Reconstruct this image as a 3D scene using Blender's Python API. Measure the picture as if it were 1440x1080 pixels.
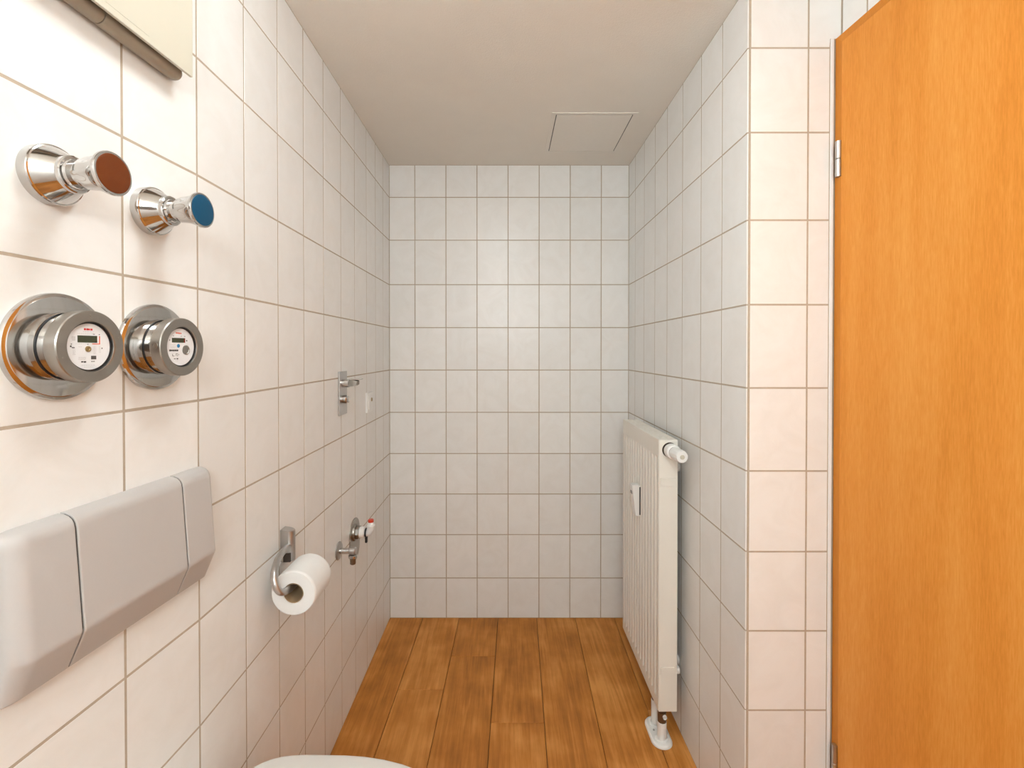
import bpy, bmesh, math, random
from mathutils import Vector, Matrix
random.seed(7)
for o in list(bpy.data.objects): bpy.data.objects.remove(o, do_unlink=True)
scene = bpy.context.scene
COL = scene.collection
PI = math.pi

# ------------------------------------------------------------------ camera
cam_d = bpy.data.cameras.new('camera'); cam = bpy.data.objects.new('camera', cam_d); COL.objects.link(cam)
cam.location = (0, 0, 1.2959); cam.rotation_euler = (PI/2 - 0.0084, 0, 0)
cam_d.sensor_width = 36.0; cam_d.lens = 664.6/1440*36; cam_d.clip_start = 0.02
cam_d.shift_x = (720-712)/1440; cam_d.shift_y = (499.7-540)/1440
scene.camera = cam
# ------------------------------------------------------------------ world, light, exposure
w = bpy.data.worlds.new('world'); scene.world = w; w.use_nodes = True
w.node_tree.nodes['Background'].inputs[0].default_value = (0.9, 0.85, 0.78, 1)
w.node_tree.nodes['Background'].inputs[1].default_value = 0.02
LAMP_POS = (-0.05, 0.68, 2.1946); FILL_POS = (0.0, -0.86, 1.76); LAMP_EMIT = 22.5; FILL_EMIT = 53.0; LAMP_COL = (0.915, 1.0, 1.03, 1)
vs = scene.view_settings
vs.view_transform = 'Standard'; vs.look = 'None'; vs.gamma = 1.0; vs.exposure = 0.14; vs.use_curve_mapping = False

# ------------------------------------------------------------------ node helpers
def new_mat(name):
    m = bpy.data.materials.new(name); m.use_nodes = True
    nt = m.node_tree; b = nt.nodes['Principled BSDF']
    return m, nt, b
def N(nt, t, **kw):
    n = nt.nodes.new(t)
    for k, v in kw.items():
        if k.startswith('i_'):
            key = k[2:].replace('_', ' '); n.inputs[key].default_value = v
        else: setattr(n, k, v)
    return n
def simple(name, col, rough=0.4, metal=0.0, noise=0.04, nscale=60.0, bump=0.0, bscale=200.0, spec=0.5, aniso=None):
    m, nt, b = new_mat(name)
    tc = N(nt, 'ShaderNodeTexCoord')
    nz = N(nt, 'ShaderNodeTexNoise', i_Scale=nscale, i_Detail=3.0); nt.links.new(tc.outputs['Object'], nz.inputs['Vector'])
    mx = N(nt, 'ShaderNodeMix', data_type='RGBA')
    c = Vector(col); 
    mx.inputs[6].default_value = (*[max(0, x*(1-noise)) for x in c], 1); mx.inputs[7].default_value = (*[min(1, x*(1+noise)) for x in c], 1)
    nt.links.new(nz.outputs['Fac'], mx.inputs[0]); nt.links.new(mx.outputs[2], b.inputs['Base Color'])
    b.inputs['Roughness'].default_value = rough; b.inputs['Metallic'].default_value = metal
    b.inputs['Specular IOR Level'].default_value = spec
    if bump:
        n2 = N(nt, 'ShaderNodeTexNoise', i_Scale=bscale, i_Detail=4.0); nt.links.new(tc.outputs['Object'], n2.inputs['Vector'])
        bp = N(nt, 'ShaderNodeBump', i_Strength=bump, i_Distance=0.002); nt.links.new(n2.outputs['Fac'], bp.inputs['Height'])
        nt.links.new(bp.outputs['Normal'], b.inputs['Normal'])
    return m

def tile_mat():
    m, nt, b = new_mat('glazed_tile')
    tc = N(nt, 'ShaderNodeTexCoord'); oi = N(nt, 'ShaderNodeObjectInfo')
    add = N(nt, 'ShaderNodeVectorMath', operation='ADD'); mul = N(nt, 'ShaderNodeMath', operation='MULTIPLY'); mul.inputs[1].default_value = 37.0
    nt.links.new(oi.outputs['Random'], mul.inputs[0]); nt.links.new(tc.outputs['Object'], add.inputs[0]); nt.links.new(mul.outputs[0], add.inputs[1])
    nz = N(nt, 'ShaderNodeTexNoise', i_Scale=9.0, i_Detail=5.0, i_Roughness=0.62, i_Distortion=1.6); nt.links.new(add.outputs[0], nz.inputs['Vector'])
    rp = N(nt, 'ShaderNodeValToRGB'); e = rp.color_ramp.elements
    e[0].position = 0.28; e[0].color = (0.865, 0.845, 0.812, 1); e[1].position = 0.62; e[1].color = (0.905, 0.892, 0.868, 1)
    nt.links.new(nz.outputs['Fac'], rp.inputs[0])
    hs = N(nt, 'ShaderNodeHueSaturation'); mr = N(nt, 'ShaderNodeMapRange'); mr.inputs[3].default_value = 0.975; mr.inputs[4].default_value = 1.02
    nt.links.new(oi.outputs['Random'], mr.inputs[0]); nt.links.new(mr.outputs[0], hs.inputs['Value']); nt.links.new(rp.outputs[0], hs.inputs['Color'])
    nt.links.new(hs.outputs[0], b.inputs['Base Color'])
    b.inputs['Roughness'].default_value = 0.30; b.inputs['Specular IOR Level'].default_value = 0.45
    n2 = N(nt, 'ShaderNodeTexNoise', i_Scale=14.0, i_Detail=2.0); nt.links.new(add.outputs[0], n2.inputs['Vector'])
    bp = N(nt, 'ShaderNodeBump', i_Strength=0.05, i_Distance=0.004); nt.links.new(n2.outputs['Fac'], bp.inputs['Height']); nt.links.new(bp.outputs[0], b.inputs['Normal'])
    return m

def plank_mat():
    m, nt, b = new_mat('oak_plank')
    L = nt.links.new
    geo = N(nt, 'ShaderNodeTexCoord'); oi = N(nt, 'ShaderNodeObjectInfo')
    mul = N(nt, 'ShaderNodeMath', operation='MULTIPLY'); mul.inputs[1].default_value = 53.0; L(oi.outputs['Random'], mul.inputs[0])
    add = N(nt, 'ShaderNodeVectorMath', operation='ADD'); L(geo.outputs['Object'], add.inputs[0]); L(mul.outputs[0], add.inputs[1])
    mp = N(nt, 'ShaderNodeMapping'); mp.inputs['Scale'].default_value = (14.0, 1.5, 14.0); L(add.outputs[0], mp.inputs['Vector'])
    # broad cathedral figure
    nA = N(nt, 'ShaderNodeTexNoise', i_Scale=1.0, i_Detail=2.0, i_Distortion=0.6); L(mp.outputs[0], nA.inputs['Vector'])
    mA = N(nt, 'ShaderNodeMath', operation='MULTIPLY'); mA.inputs[1].default_value = 26.0; L(nA.outputs['Fac'], mA.inputs[0])
    sA = N(nt, 'ShaderNodeMath', operation='SINE'); L(mA.outputs[0], sA.inputs[0])
    # fine fibres
    mpf = N(nt, 'ShaderNodeMapping'); mpf.inputs['Scale'].default_value = (120.0, 5.0, 120.0); L(add.outputs[0], mpf.inputs['Vector'])
    nF = N(nt, 'ShaderNodeTexNoise', i_Scale=1.0, i_Detail=4.0, i_Roughness=0.7); L(mpf.outputs[0], nF.inputs['Vector'])
    # patches
    nP = N(nt, 'ShaderNodeTexNoise', i_Scale=7.0, i_Detail=3.0); L(add.outputs[0], nP.inputs['Vector'])
    a1 = N(nt, 'ShaderNodeMath', operation='MULTIPLY_ADD'); a1.inputs[1].default_value = 0.050; L(sA.outputs[0], a1.inputs[0])
    fm = N(nt, 'ShaderNodeMath', operation='MULTIPLY_ADD'); fm.inputs[1].default_value = 0.42; fm.inputs[2].default_value = 0.29; L(nF.outputs['Fac'], fm.inputs[0]); L(fm.outputs[0], a1.inputs[2])
    a2 = N(nt, 'ShaderNodeMath', operation='MULTIPLY_ADD'); a2.inputs[1].default_value = 0.55; L(nP.outputs['Fac'], a2.inputs[0]); L(a1.outputs[0], a2.inputs[2])
    a3 = N(nt, 'ShaderNodeMath', operation='MULTIPLY_ADD'); a3.inputs[1].default_value = 0.12; L(oi.outputs['Random'], a3.inputs[0]); L(a2.outputs[0], a3.inputs[2])
    rp = N(nt, 'ShaderNodeValToRGB'); e = rp.color_ramp.elements
    e[0].position = 0.50; e[0].color = (0.240, 0.082, 0.014, 1); e[1].position = 1.0; e[1].color = (0.74, 0.330, 0.085, 1)
    n = rp.color_ramp.elements.new(0.80); n.color = (0.54, 0.205, 0.038, 1)
    L(a3.outputs[0], rp.inputs[0]); L(rp.outputs[0], b.inputs['Base Color'])
    b.inputs['Roughness'].default_value = 0.50; b.inputs['Specular IOR Level'].default_value = 0.22
    bp = N(nt, 'ShaderNodeBump', i_Strength=0.18, i_Distance=0.001); L(nF.outputs['Fac'], bp.inputs['Height']); L(bp.outputs[0], b.inputs['Normal'])
    return m

def veneer_mat(name, c0, c1, c2):
    m, nt, b = new_mat(name); L = nt.links.new
    tc = N(nt, 'ShaderNodeTexCoord')
    mp = N(nt, 'ShaderNodeMapping'); mp.inputs['Scale'].default_value = (16.0, 16.0, 1.1); L(tc.outputs['Object'], mp.inputs['Vector'])
    n1 = N(nt, 'ShaderNodeTexNoise', i_Scale=1.0, i_Detail=3.0, i_Distortion=0.4); L(mp.outputs[0], n1.inputs['Vector'])
    mp2 = N(nt, 'ShaderNodeMapping'); mp2.inputs['Scale'].default_value = (420.0, 420.0, 36.0); L(tc.outputs['Object'], mp2.inputs['Vector'])
    n2 = N(nt, 'ShaderNodeTexNoise', i_Scale=1.0, i_Detail=3.0, i_Roughness=0.6); L(mp2.outputs[0], n2.inputs['Vector'])
    a = N(nt, 'ShaderNodeMath', operation='MULTIPLY_ADD'); a.inputs[1].default_value = 0.55; L(n2.outputs['Fac'], a.inputs[0])
    nm = N(nt, 'ShaderNodeMath', operation='MULTIPLY_ADD'); nm.inputs[1].default_value = 0.55; nm.inputs[2].default_value = 0.17; L(n1.outputs['Fac'], nm.inputs[0]); L(nm.outputs[0], a.inputs[2])
    rp = N(nt, 'ShaderNodeValToRGB'); e = rp.color_ramp.elements
    e[0].position = 0.45; e[0].color = (*c0, 1); e[1].position = 0.98; e[1].color = (*c2, 1)
    k = rp.color_ramp.elements.new(0.70); k.color = (*c1, 1)
    L(a.outputs[0], rp.inputs[0]); L(rp.outputs[0], b.inputs['Base Color'])
    b.inputs['Roughness'].default_value = 0.45; b.inputs['Specular IOR Level'].default_value = 0.16
    return m

M = {}
M['tile'] = tile_mat()
M['plank'] = plank_mat()
M['grout'] = simple('beige_grout', (0.50, 0.415, 0.325), 0.85, noise=0.12, nscale=90, spec=0.2)
M['plaster'] = simple('ceiling_plaster', (0.91, 0.86, 0.785), 0.9, noise=0.03, nscale=8, bump=0.55, bscale=260, spec=0.15)
M['paint'] = simple('white_paint', (0.90, 0.89, 0.87), 0.6, noise=0.02, spec=0.3)
M['hatchpaint'] = simple('hatch_paint', (0.90, 0.855, 0.785), 0.6, noise=0.02, spec=0.3)
M['caulk'] = simple('white_caulk', (0.92, 0.92, 0.91), 0.45, noise=0.02)
M['underlay'] = simple('dark_underlay', (0.05, 0.03, 0.02), 0.9)
M['door'] = veneer_mat('beech_veneer', (0.60, 0.205, 0.024), (0.735, 0.280, 0.045), (0.83, 0.375, 0.085))
M['doorframe'] = veneer_mat('beech_darker', (0.56, 0.185, 0.018), (0.64, 0.225, 0.026), (0.71, 0.28, 0.045))  # frame band in a darker tone than the leaf
M['chrome'] = simple('polished_chrome', (0.58, 0.565, 0.55), 0.08, 1.0, noise=0.02)
M['satin'] = simple('satin_steel', (0.38, 0.36, 0.33), 0.30, 1.0, noise=0.05, nscale=150)
M['brushed'] = simple('brushed_steel', (0.52, 0.51, 0.50), 0.32, 1.0, noise=0.05, nscale=150)
M['leverbar'] = simple('dull_steel', (0.24, 0.215, 0.19), 0.42, 1.0, noise=0.05, nscale=150)
M['black'] = simple('black_rubber', (0.012, 0.012, 0.014), 0.4)
M['redcap'] = simple('red_brown_cap', (0.150, 0.036, 0.007), 0.38, noise=0.10, nscale=40, spec=0.25)
M['bluecap'] = simple('blue_cap', (0.005, 0.072, 0.150), 0.38, noise=0.08, nscale=40, spec=0.25)
M['dial'] = simple('dial_white', (0.82, 0.82, 0.83), 0.35, noise=0.01)
M['lcd'] = simple('lcd_olive', (0.050, 0.055, 0.026), 0.25, noise=0.08)
M['lcdred'] = simple('lcd_red', (0.20, 0.022, 0.012), 0.25)
M['inkred'] = simple('red_ink', (0.62, 0.02, 0.02), 0.5)
M['inkorange'] = simple('orange_red_ink', (0.70, 0.13, 0.06), 0.5)
M['inkgrey'] = simple('grey_ink', (0.36, 0.35, 0.34), 0.5)
M['inkpale'] = simple('pale_grey_ink', (0.62, 0.61, 0.61), 0.5)
M['inkdark'] = simple('dark_ink', (0.07, 0.065, 0.06), 0.5)
M['inkblue'] = simple('blue_ink', (0.02, 0.20, 0.42), 0.5)
M['greyplastic'] = simple('warm_grey_plastic', (0.530, 0.500, 0.480), 0.42, noise=0.015, nscale=300, bump=0.04, bscale=900)
M['seam'] = simple('dark_seam_plastic', (0.07, 0.065, 0.06), 0.6)
M['cream'] = simple('cream_enamel', (0.62, 0.58, 0.475), 0.35, noise=0.02, nscale=12)
M['creamdim'] = simple('shaded_metal', (0.36, 0.30, 0.225), 0.35, noise=0.05)  # shade under the cover panel is put into this colour
M['radiator'] = simple('radiator_enamel', (0.87, 0.825, 0.745), 0.33, noise=0.01)
M['whiteplastic'] = simple('white_plastic', (0.90, 0.885, 0.86), 0.35, noise=0.01)
M['ceramic'] = simple('white_ceramic', (0.82, 0.80, 0.77), 0.12, noise=0.01)
M['lid'] = simple('matt_lid', (0.76, 0.73, 0.69), 0.33, noise=0.05, nscale=14)
M['paper'] = simple('tissue_paper', (0.86, 0.845, 0.825), 0.95, noise=0.02, nscale=120, bump=0.25, bscale=700, spec=0.1)
M['card'] = simple('brown_card', (0.40, 0.27, 0.15), 0.9, noise=0.06)
M['bronze'] = simple('dull_brown_metal', (0.20, 0.14, 0.09), 0.38, 0.85, noise=0.1)
M['capred'] = simple('red_plastic', (0.62, 0.045, 0.012), 0.35)
M['brasskey'] = simple('brass', (0.45, 0.33, 0.16), 0.35, 0.9)
M['hole'] = simple('dark_recess', (0.05, 0.035, 0.025), 0.8)
def glow_mat(strength):
    m, nt, b = new_mat('opal_glass_glow')
    b.inputs['Base Color'].default_value = (0.9, 0.88, 0.84, 1); b.inputs['Roughness'].default_value = 0.3
    b.inputs['Emission Color'].default_value = LAMP_COL; b.inputs['Emission Strength'].default_value = strength
    return m
M['glow'] = glow_mat(LAMP_EMIT); M['glowfill'] = glow_mat(FILL_EMIT)

# ------------------------------------------------------------------ mesh helpers
def finish(name, me, mat, parent=None, smooth=True, angle=35, loc=None, rot=None):
    if smooth:
        for p in me.polygons: p.use_smooth = True
        me.set_sharp_from_angle(angle=math.radians(angle))
    if mat: me.materials.append(M[mat])
    o = bpy.data.objects.new(name, me); COL.objects.link(o)
    if smooth:
        wn_ = o.modifiers.new('weighted_normals', 'WEIGHTED_NORMAL'); wn_.keep_sharp = True; wn_.weight = 100
    if parent: o.parent = parent
    if loc: o.location = loc
    if rot: o.rotation_euler = rot
    return o
def bm_obj(name, bm, mat, parent=None, smooth=True, angle=35, loc=None, rot=None):
    bmesh.ops.recalc_face_normals(bm, faces=bm.faces)
    me = bpy.data.meshes.new(name); bm.to_mesh(me); bm.free()
    return finish(name, me, mat, parent, smooth, angle, loc, rot)
def add_box(bm, x0, x1, y0, y1, z0, z1, bev=0.0, seg=2):
    vs = [bm.verts.new((x, y, z)) for x in (x0, x1) for y in (y0, y1) for z in (z0, z1)]
    fs = [(0,1,3,2),(4,6,7,5),(0,4,5,1),(2,3,7,6),(0,2,6,4),(1,5,7,3)]
    faces = [bm.faces.new([vs[i] for i in f]) for f in fs]
    if bev:
        es = list({e for f in faces for e in f.edges})
        bmesh.ops.bevel(bm, geom=es, offset=bev, segments=seg, profile=0.5, affect='EDGES')
def box(name, mat, parent, x0, x1, y0, y1, z0, z1, bev=0.0, seg=2, loc=None, rot=None):
    bm = bmesh.new(); add_box(bm, x0, x1, y0, y1, z0, z1, bev, seg)
    return bm_obj(name, bm, mat, parent, loc=loc, rot=rot)
def add_rings(bm, rings, close=True, cap0=True, cap1=True):
    R = [[bm.verts.new(p) for p in r] for r in rings]
    n = len(R[0])
    for a, b in zip(R, R[1:]):
        for i in range(n if close else n-1):
            j = (i+1) % n
            bm.faces.new((a[i], a[j], b[j], b[i]))
    if cap0: bm.faces.new(R[0][::-1])
    if cap1: bm.faces.new(R[-1])
    return R
def add_lathe(bm, prof, axis='X', segs=48, origin=(0,0,0), cap0=True, cap1=True, rf=None):
    rings = []
    ox, oy, oz = origin
    for h, r in prof:
        ring = []
        for k in range(segs):
            a = 2*PI*k/segs; rr = r if rf is None else rf(h, r, a)
            c, s = rr*math.cos(a), rr*math.sin(a)
            if axis == 'X': ring.append((ox+h, oy+c, oz+s))
            elif axis == 'Y': ring.append((ox+c, oy+h, oz+s))
            else: ring.append((ox+c, oy+s, oz+h))
        rings.append(ring)
    add_rings(bm, rings, True, cap0, cap1)
def lathe(name, mat, parent, prof, axis='X', segs=48, origin=(0,0,0), cap0=True, cap1=True, rf=None, loc=None, rot=None, angle=35):
    bm = bmesh.new(); add_lathe(bm, prof, axis, segs, origin, cap0, cap1, rf)
    return bm_obj(name, bm, mat, parent, loc=loc, rot=rot, angle=angle)
def catmull(pts, n=8):
    P = [Vector(p) for p in pts]; P = [2*P[0]-P[1]] + P + [2*P[-1]-P[-2]]; out = []
    for i in range(1, len(P)-2):
        a, b, c, d = P[i-1:i+3]
        for k in range(n):
            t = k/n
            out.append(0.5*((2*b) + (c-a)*t + (2*a-5*b+4*c-d)*t*t + (3*b-a-3*c+d)*t**3))
    out.append(P[-2]); return out
def add_tube(bm, pts, r, segs=16):
    pts = [Vector(p) for p in pts]; rings = []; up = None
    for i, p in enumerate(pts):
        t = (pts[min(i+1, len(pts)-1)] - pts[max(i-1, 0)]).normalized()
        if up is None:
            up = t.orthogonal().normalized()
        up = (up - t*up.dot(t)).normalized(); s = t.cross(up)
        rr = r[i] if isinstance(r, (list, tuple)) else r
        rings.append([p + (up*math.cos(2*PI*k/segs) + s*math.sin(2*PI*k/segs))*rr for k in range(segs)])
    add_rings(bm, rings)
def tube(name, mat, parent, pts, r, segs=16):
    bm = bmesh.new(); add_tube(bm, pts, r, segs); return bm_obj(name, bm, mat, parent, angle=50)
def thing(name, label, cat, loc=(0,0,0), rotz=0.0, group=None):
    o = bpy.data.objects.new(name, None); COL.objects.link(o); o.empty_display_size = 0.05
    o.location = loc; o.rotation_euler = (0, 0, rotz); o['label'] = label; o['category'] = cat
    if group: o['group'] = group
    return o
def tag(o, label, cat, group=None):
    o['label'] = label; o['category'] = cat
    if group: o['group'] = group
    return o
def struct(o, label):
    o['kind'] = 'structure'; o['label'] = label; return o

# ------------------------------------------------------------------ room dimensions (metres, origin on the floor under the camera)
XL, XR, YB, ZC = -0.5653, 0.592, 2.2866, 2.1946
ROWS = [0.0, 0.1949, 0.4064, 0.604, 0.8008, 1.0007, 1.2056, 1.4107, 1.6183, 1.8329, 2.0391, ZC]   # tile course joints
P0 = Vector((XL, 0.867, 0)); FLARE = math.atan(0.0755)
DN = Vector((-math.sin(FLARE), -math.cos(FLARE), 0))           # near part of the left wall, towards the camera
def near_loc(s, z=0.0):
    p = P0 + DN*s; return (p.x, p.y, z)
JW, TT = 0.0037, 0.008                                          # joint width, tile thickness

_tile_cache = {}
def tile_mesh(wd, ht):
    k = (round(wd, 4), round(ht, 4))
    if k not in _tile_cache:
        bm = bmesh.new(); add_box(bm, -TT, 0.0, -wd/2, wd/2, -ht/2, ht/2)
        top = [e for e in bm.edges if all(abs(v.co.x) < 1e-6 for v in e.verts)]
        bmesh.ops.bevel(bm, geom=top, offset=0.0006, segments=1, profile=0.5, affect='EDGES')
        bmesh.ops.recalc_face_normals(bm, faces=bm.faces)
        me = bpy.data.meshes.new('tile'); bm.to_mesh(me); bm.free()
        me.materials.append(M['tile'])
        _tile_cache[k] = me
    return _tile_cache[k]
def lay_tiles(wall, cols, rows, skip=None):
    """wall: parent whose local +X is the outward normal, local Y runs along the wall; tile faces lie at local x = 0"""
    for (a, b) in zip(cols, cols[1:]):
        for (c, d) in zip(rows, rows[1:]):
            if skip and skip(a, b, c, d): continue
            me = tile_mesh(abs(b-a)-JW, abs(d-c)-JW)
            o = bpy.data.objects.new('tile', me); COL.objects.link(o); o.parent = wall
            o.location = (random.uniform(-0.0002, 0.0001), (a+b)/2, (c+d)/2)
            o.rotation_euler = (0, random.uniform(-0.0008, 0.0008), random.uniform(-0.0008, 0.0008))
GB = -0.0004   # grout bed sits a little behind the tile faces
def wall_shell(name, label, loc, rotz, y0, y1, z0, z1, thick=0.08, mat='grout'):
    bm = bmesh.new(); add_box(bm, -thick, GB, y0, y1, z0, z1)
    o = bm_obj(name, bm, mat, None, smooth=False, loc=loc, rot=(0, 0, rotz))
    return struct(o, label)

# ------------------------------------------------------------------ floor
bm = bmesh.new(); add_box(bm, -0.80, 1.05, -0.95, YB+0.05, -0.06, -0.0095)
floor = struct(bm_obj('floor', bm, 'underlay', None, smooth=False), 'floor of brown oak look planks between tiled walls')
def clip(poly, axis, val, keep_less):
    out = []
    for i, p in enumerate(poly):
        q = poly[(i+1) % len(poly)]
        ip = (p[axis] <= val) == keep_less or p[axis] == val; iq = (q[axis] <= val) == keep_less or q[axis] == val
        if ip: out.append(p)
        if ip != iq:
            t = (val-p[axis])/(q[axis]-p[axis]); out.append((p[0]+(q[0]-p[0])*t, p[1]+(q[1]-p[1])*t))
    return out
SK = 0.0226
seams = [-0.965, -0.778, -0.592, -0.405, -0.229, -0.040, 0.1475, 0.334, 0.524, 0.71, 0.896, 1.08]
cuts = {3: [1.80, 0.60], 4: [2.00, 0.80], 5: [1.64, 0.44], 6: [0.98], 7: [1.30, 0.10], 2: [1.20, 0.02], 1: [0.5], 8: [1.7, 0.5], 9: [0.9], 0: [0.8], 10: [0.4]}
for i in range(len(seams)-1):
    ys = [-0.95] + sorted(cuts.get(i, [])) + [YB+0.05]
    for ya, yb in zip(ys, ys[1:]):
        g = 0.0009
        f = lambda x, y: (x + SK*(y-YB), y)
        poly = [f(seams[i]+g, ya+g), f(seams[i+1]-g, ya+g), f(seams[i+1]-g, yb-g), f(seams[i]+g, yb-g)]
        poly = clip(poly, 0, -0.79, False)
        if poly: poly = clip(poly, 0, 1.04, True)
        if len(poly) < 3: continue
        bm = bmesh.new(); vs0 = [bm.verts.new((x, y, -0.009)) for x, y in poly]; vs1 = [bm.verts.new((x, y, 0.0)) for x, y in poly]
        n = len(poly)
        bm.faces.new(vs0[::-1]); top = bm.faces.new(vs1)
        for k in range(n): bm.faces.new((vs0[k], vs0[(k+1) % n], vs1[(k+1) % n], vs1[k]))
        bmesh.ops.bevel(bm, geom=list(top.edges), offset=0.0012, segments=1, affect='EDGES')
        bm_obj('plank', bm, 'plank', floor, smooth=False)
# ------------------------------------------------------------------ ceiling
bm = bmesh.new(); add_box(bm, -0.80, 1.05, -0.95, YB+0.05, ZC, ZC+0.06)
ceiling = struct(bm_obj('ceiling', bm, 'plaster', None, smooth=False), 'cream rough plaster ceiling')

# ------------------------------------------------------------------ walls
wl = wall_shell('wall_left', 'white tiled wall on the left, far part', (XL, 0, 0), 0.0, 0.867, YB, 0, ZC)
lay_tiles(wl, [0.867, 1.0225, 1.1724, 1.3211, 1.465, 1.6177, 1.7647, 1.913, 2.046, 2.172, YB], ROWS)
wn = wall_shell('wall_left_near', 'white tiled wall on the left nearest the camera', near_loc(0), -FLARE, -1.75, 0.0, 0, ZC)
lay_tiles(wn, [0.0, -0.155, -0.326, -0.478, -0.63, -0.782], ROWS)
box('plaster_panel', 'paint', wn, -0.02, 0.0, -1.75, -0.784, 0, ZC)
wb = wall_shell('wall_back', 'white tiled wall at the far end', (0, YB, 0), -PI/2, XL-0.08, XR+0.08, 0, ZC)
lay_tiles(wb, [XL, -0.4415, -0.2915, -0.1415, 0.0085, 0.1585, 0.3085, 0.4585, XR], ROWS)
YP = 1.1638
wr = wall_shell('wall_right', 'white tiled wall on the right behind the radiator', (XR, 0, 0), PI, -YB, -YP-0.004, 0, ZC)
lay_tiles(wr, [-v for v in [YB, 2.1754, 2.0338, 1.8865, 1.743, 1.5927, 1.4408, 1.3011, YP]], ROWS)
XE = 0.822
wf = wall_shell('wall_right_return', 'narrow white tiled wall facing the camera beside the door', (0, YP, 0), -PI/2, XR+0.003, XE+0.25, 0, ZC, thick=0.06)
DOORH = 2.059
lay_tiles(wf, [XR+0.006, 0.7405, 0.7940], ROWS[:-1])
lay_tiles(wf, [XR+0.006, 0.7405], ROWS[-2:])
def notched_tile(y0, y1, yn, z0, z1, zn):
    """tile cut round the corner of the door frame"""
    j = JW/2; P = [(y0+j, z0+j), (yn-j, z0+j), (yn-j, zn), (y1-j, zn), (y1-j, z1-j), (y0+j, z1-j)]
    bm = bmesh.new(); A = [bm.verts.new((-TT, y, z)) for y, z in P]; B = [bm.verts.new((0, y, z)) for y, z in P]
    bm.faces.new(A[::-1]); top = bm.faces.new(B)
    for k in range(6): bm.faces.new((A[k], A[(k+1) % 6], B[(k+1) % 6], B[k]))
    bmesh.ops.bevel(bm, geom=list(top.edges), offset=0.0008, segments=1, affect='EDGES')
    return bm_obj('tile', bm, 'tile', wf, smooth=False)
notched_tile(0.7405, XE, 0.7940, ROWS[-2], ZC, DOORH+0.003)
AR = math.atan(0.060)
QR = (XE, YP, 0)
wrn = wall_shell('wall_right_near', 'white tiled wall over the wooden door', QR, PI+AR, 0.0, 2.1, DOORH+0.004, ZC, thick=0.10)
lay_tiles(wrn, [0.0, 0.075, 0.226, 0.377, 0.528, 0.679, 0.83, 0.981], [DOORH+0.004, ZC])
bm = bmesh.new(); add_box(bm, -0.10, 0.0, 0.955, 2.1, 0, DOORH+0.004)
struct(bm_obj('wall_right_rear', bm, 'paint', None, smooth=False, loc=QR, rot=(0, 0, PI+AR)), 'plain white wall on the near side of the door')
bm = bmesh.new(); add_box(bm, -0.75, 1.0, -0.93, -0.86, 0, ZC)
struct(bm_obj('wall_rear', bm, 'paint', None, smooth=False), 'plain white wall behind the camera')

# white caulk strip between the tiles and the door frame
bm = bmesh.new(); add_box(bm, 0.7942, 0.8012, YP-0.0030, YP+0.002, 0.0, DOORH+0.001, 0.001)
struct(bm_obj('trim_1', bm, 'caulk', None), 'white caulk strip between tiles and door frame')

# ------------------------------------------------------------------ door (closed, in the near right wall)
door = bpy.data.objects.new('door_1', None); COL.objects.link(door); door.location = QR; door.rotation_euler = (0, 0, PI+AR)
struct(door, 'honey coloured beech veneer door with matching frame on the right')
FB = 0.0245                                  # visible width of the frame band
def mitre_frame():
    bm = bmesh.new(); y0, y1, z1, x0, x1 = 0.0015, 0.95, DOORH, -0.06, 0.0205
    outer = [(y0, 0.0), (y0, z1), (y1, z1), (y1, 0.0)]; inner = [(y0+FB, 0.0), (y0+FB, z1-0.0215), (y1-FB, z1-0.0215), (y1-FB, 0.0)]
    for k in range(3):
        q = [outer[k], outer[k+1], inner[k+1], inner[k]]
        a = [bm.verts.new((x0, y, z)) for y, z in q]; b = [bm.verts.new((x1-(0.0035 if i in (0, 1) else 0.0), y, z)) for i, (y, z) in enumerate(q)]
        bm.faces.new(a); bm.faces.new(b)
        for i in range(4): bm.faces.new((a[i], a[(i+1) % 4], b[(i+1) % 4], b[i]))
    return bm
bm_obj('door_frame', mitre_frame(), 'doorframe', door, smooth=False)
leaf = box('door_leaf', 'door', door, -0.018, 0.0225, 0.0015+FB+0.0012, 0.95-FB-0.002, 0.006, DOORH-0.0230, 0.0012)
for z0 in (0.253, 1.716):
    h = bpy.data.objects.new('hinge', None); COL.objects.link(h); h.parent = door; h.location = (0.0235, 0.0205, z0)
    lathe('knuckle', 'brushed', h, [(0, 0.0062), (0.0005, 0.0068), (0.0415, 0.0068), (0.042, 0.0062)], 'Z', 20)
    lathe('knuckle', 'brushed', h, [(0.0435, 0.0062), (0.044, 0.0068), (0.0855, 0.0068), (0.086, 0.0060)], 'Z', 20)
    lathe('pin', 'bronze', h, [(0.041, 0.0045), (0.045, 0.0045)], 'Z', 12)
hd = bpy.data.objects.new('door_handle', None); COL.objects.link(hd); hd.parent = door; hd.location = (0.0225, 0.86, 1.05)
box('backplate', 'brushed', hd, 0, 0.006, -0.02, 0.02, -0.11, 0.11, 0.002)
tube('lever', 'brushed', hd, catmull([(0.004, 0, 0.04), (0.045, 0, 0.04), (0.055, -0.012, 0.04), (0.055, -0.11, 0.04)]), 0.009)

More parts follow.
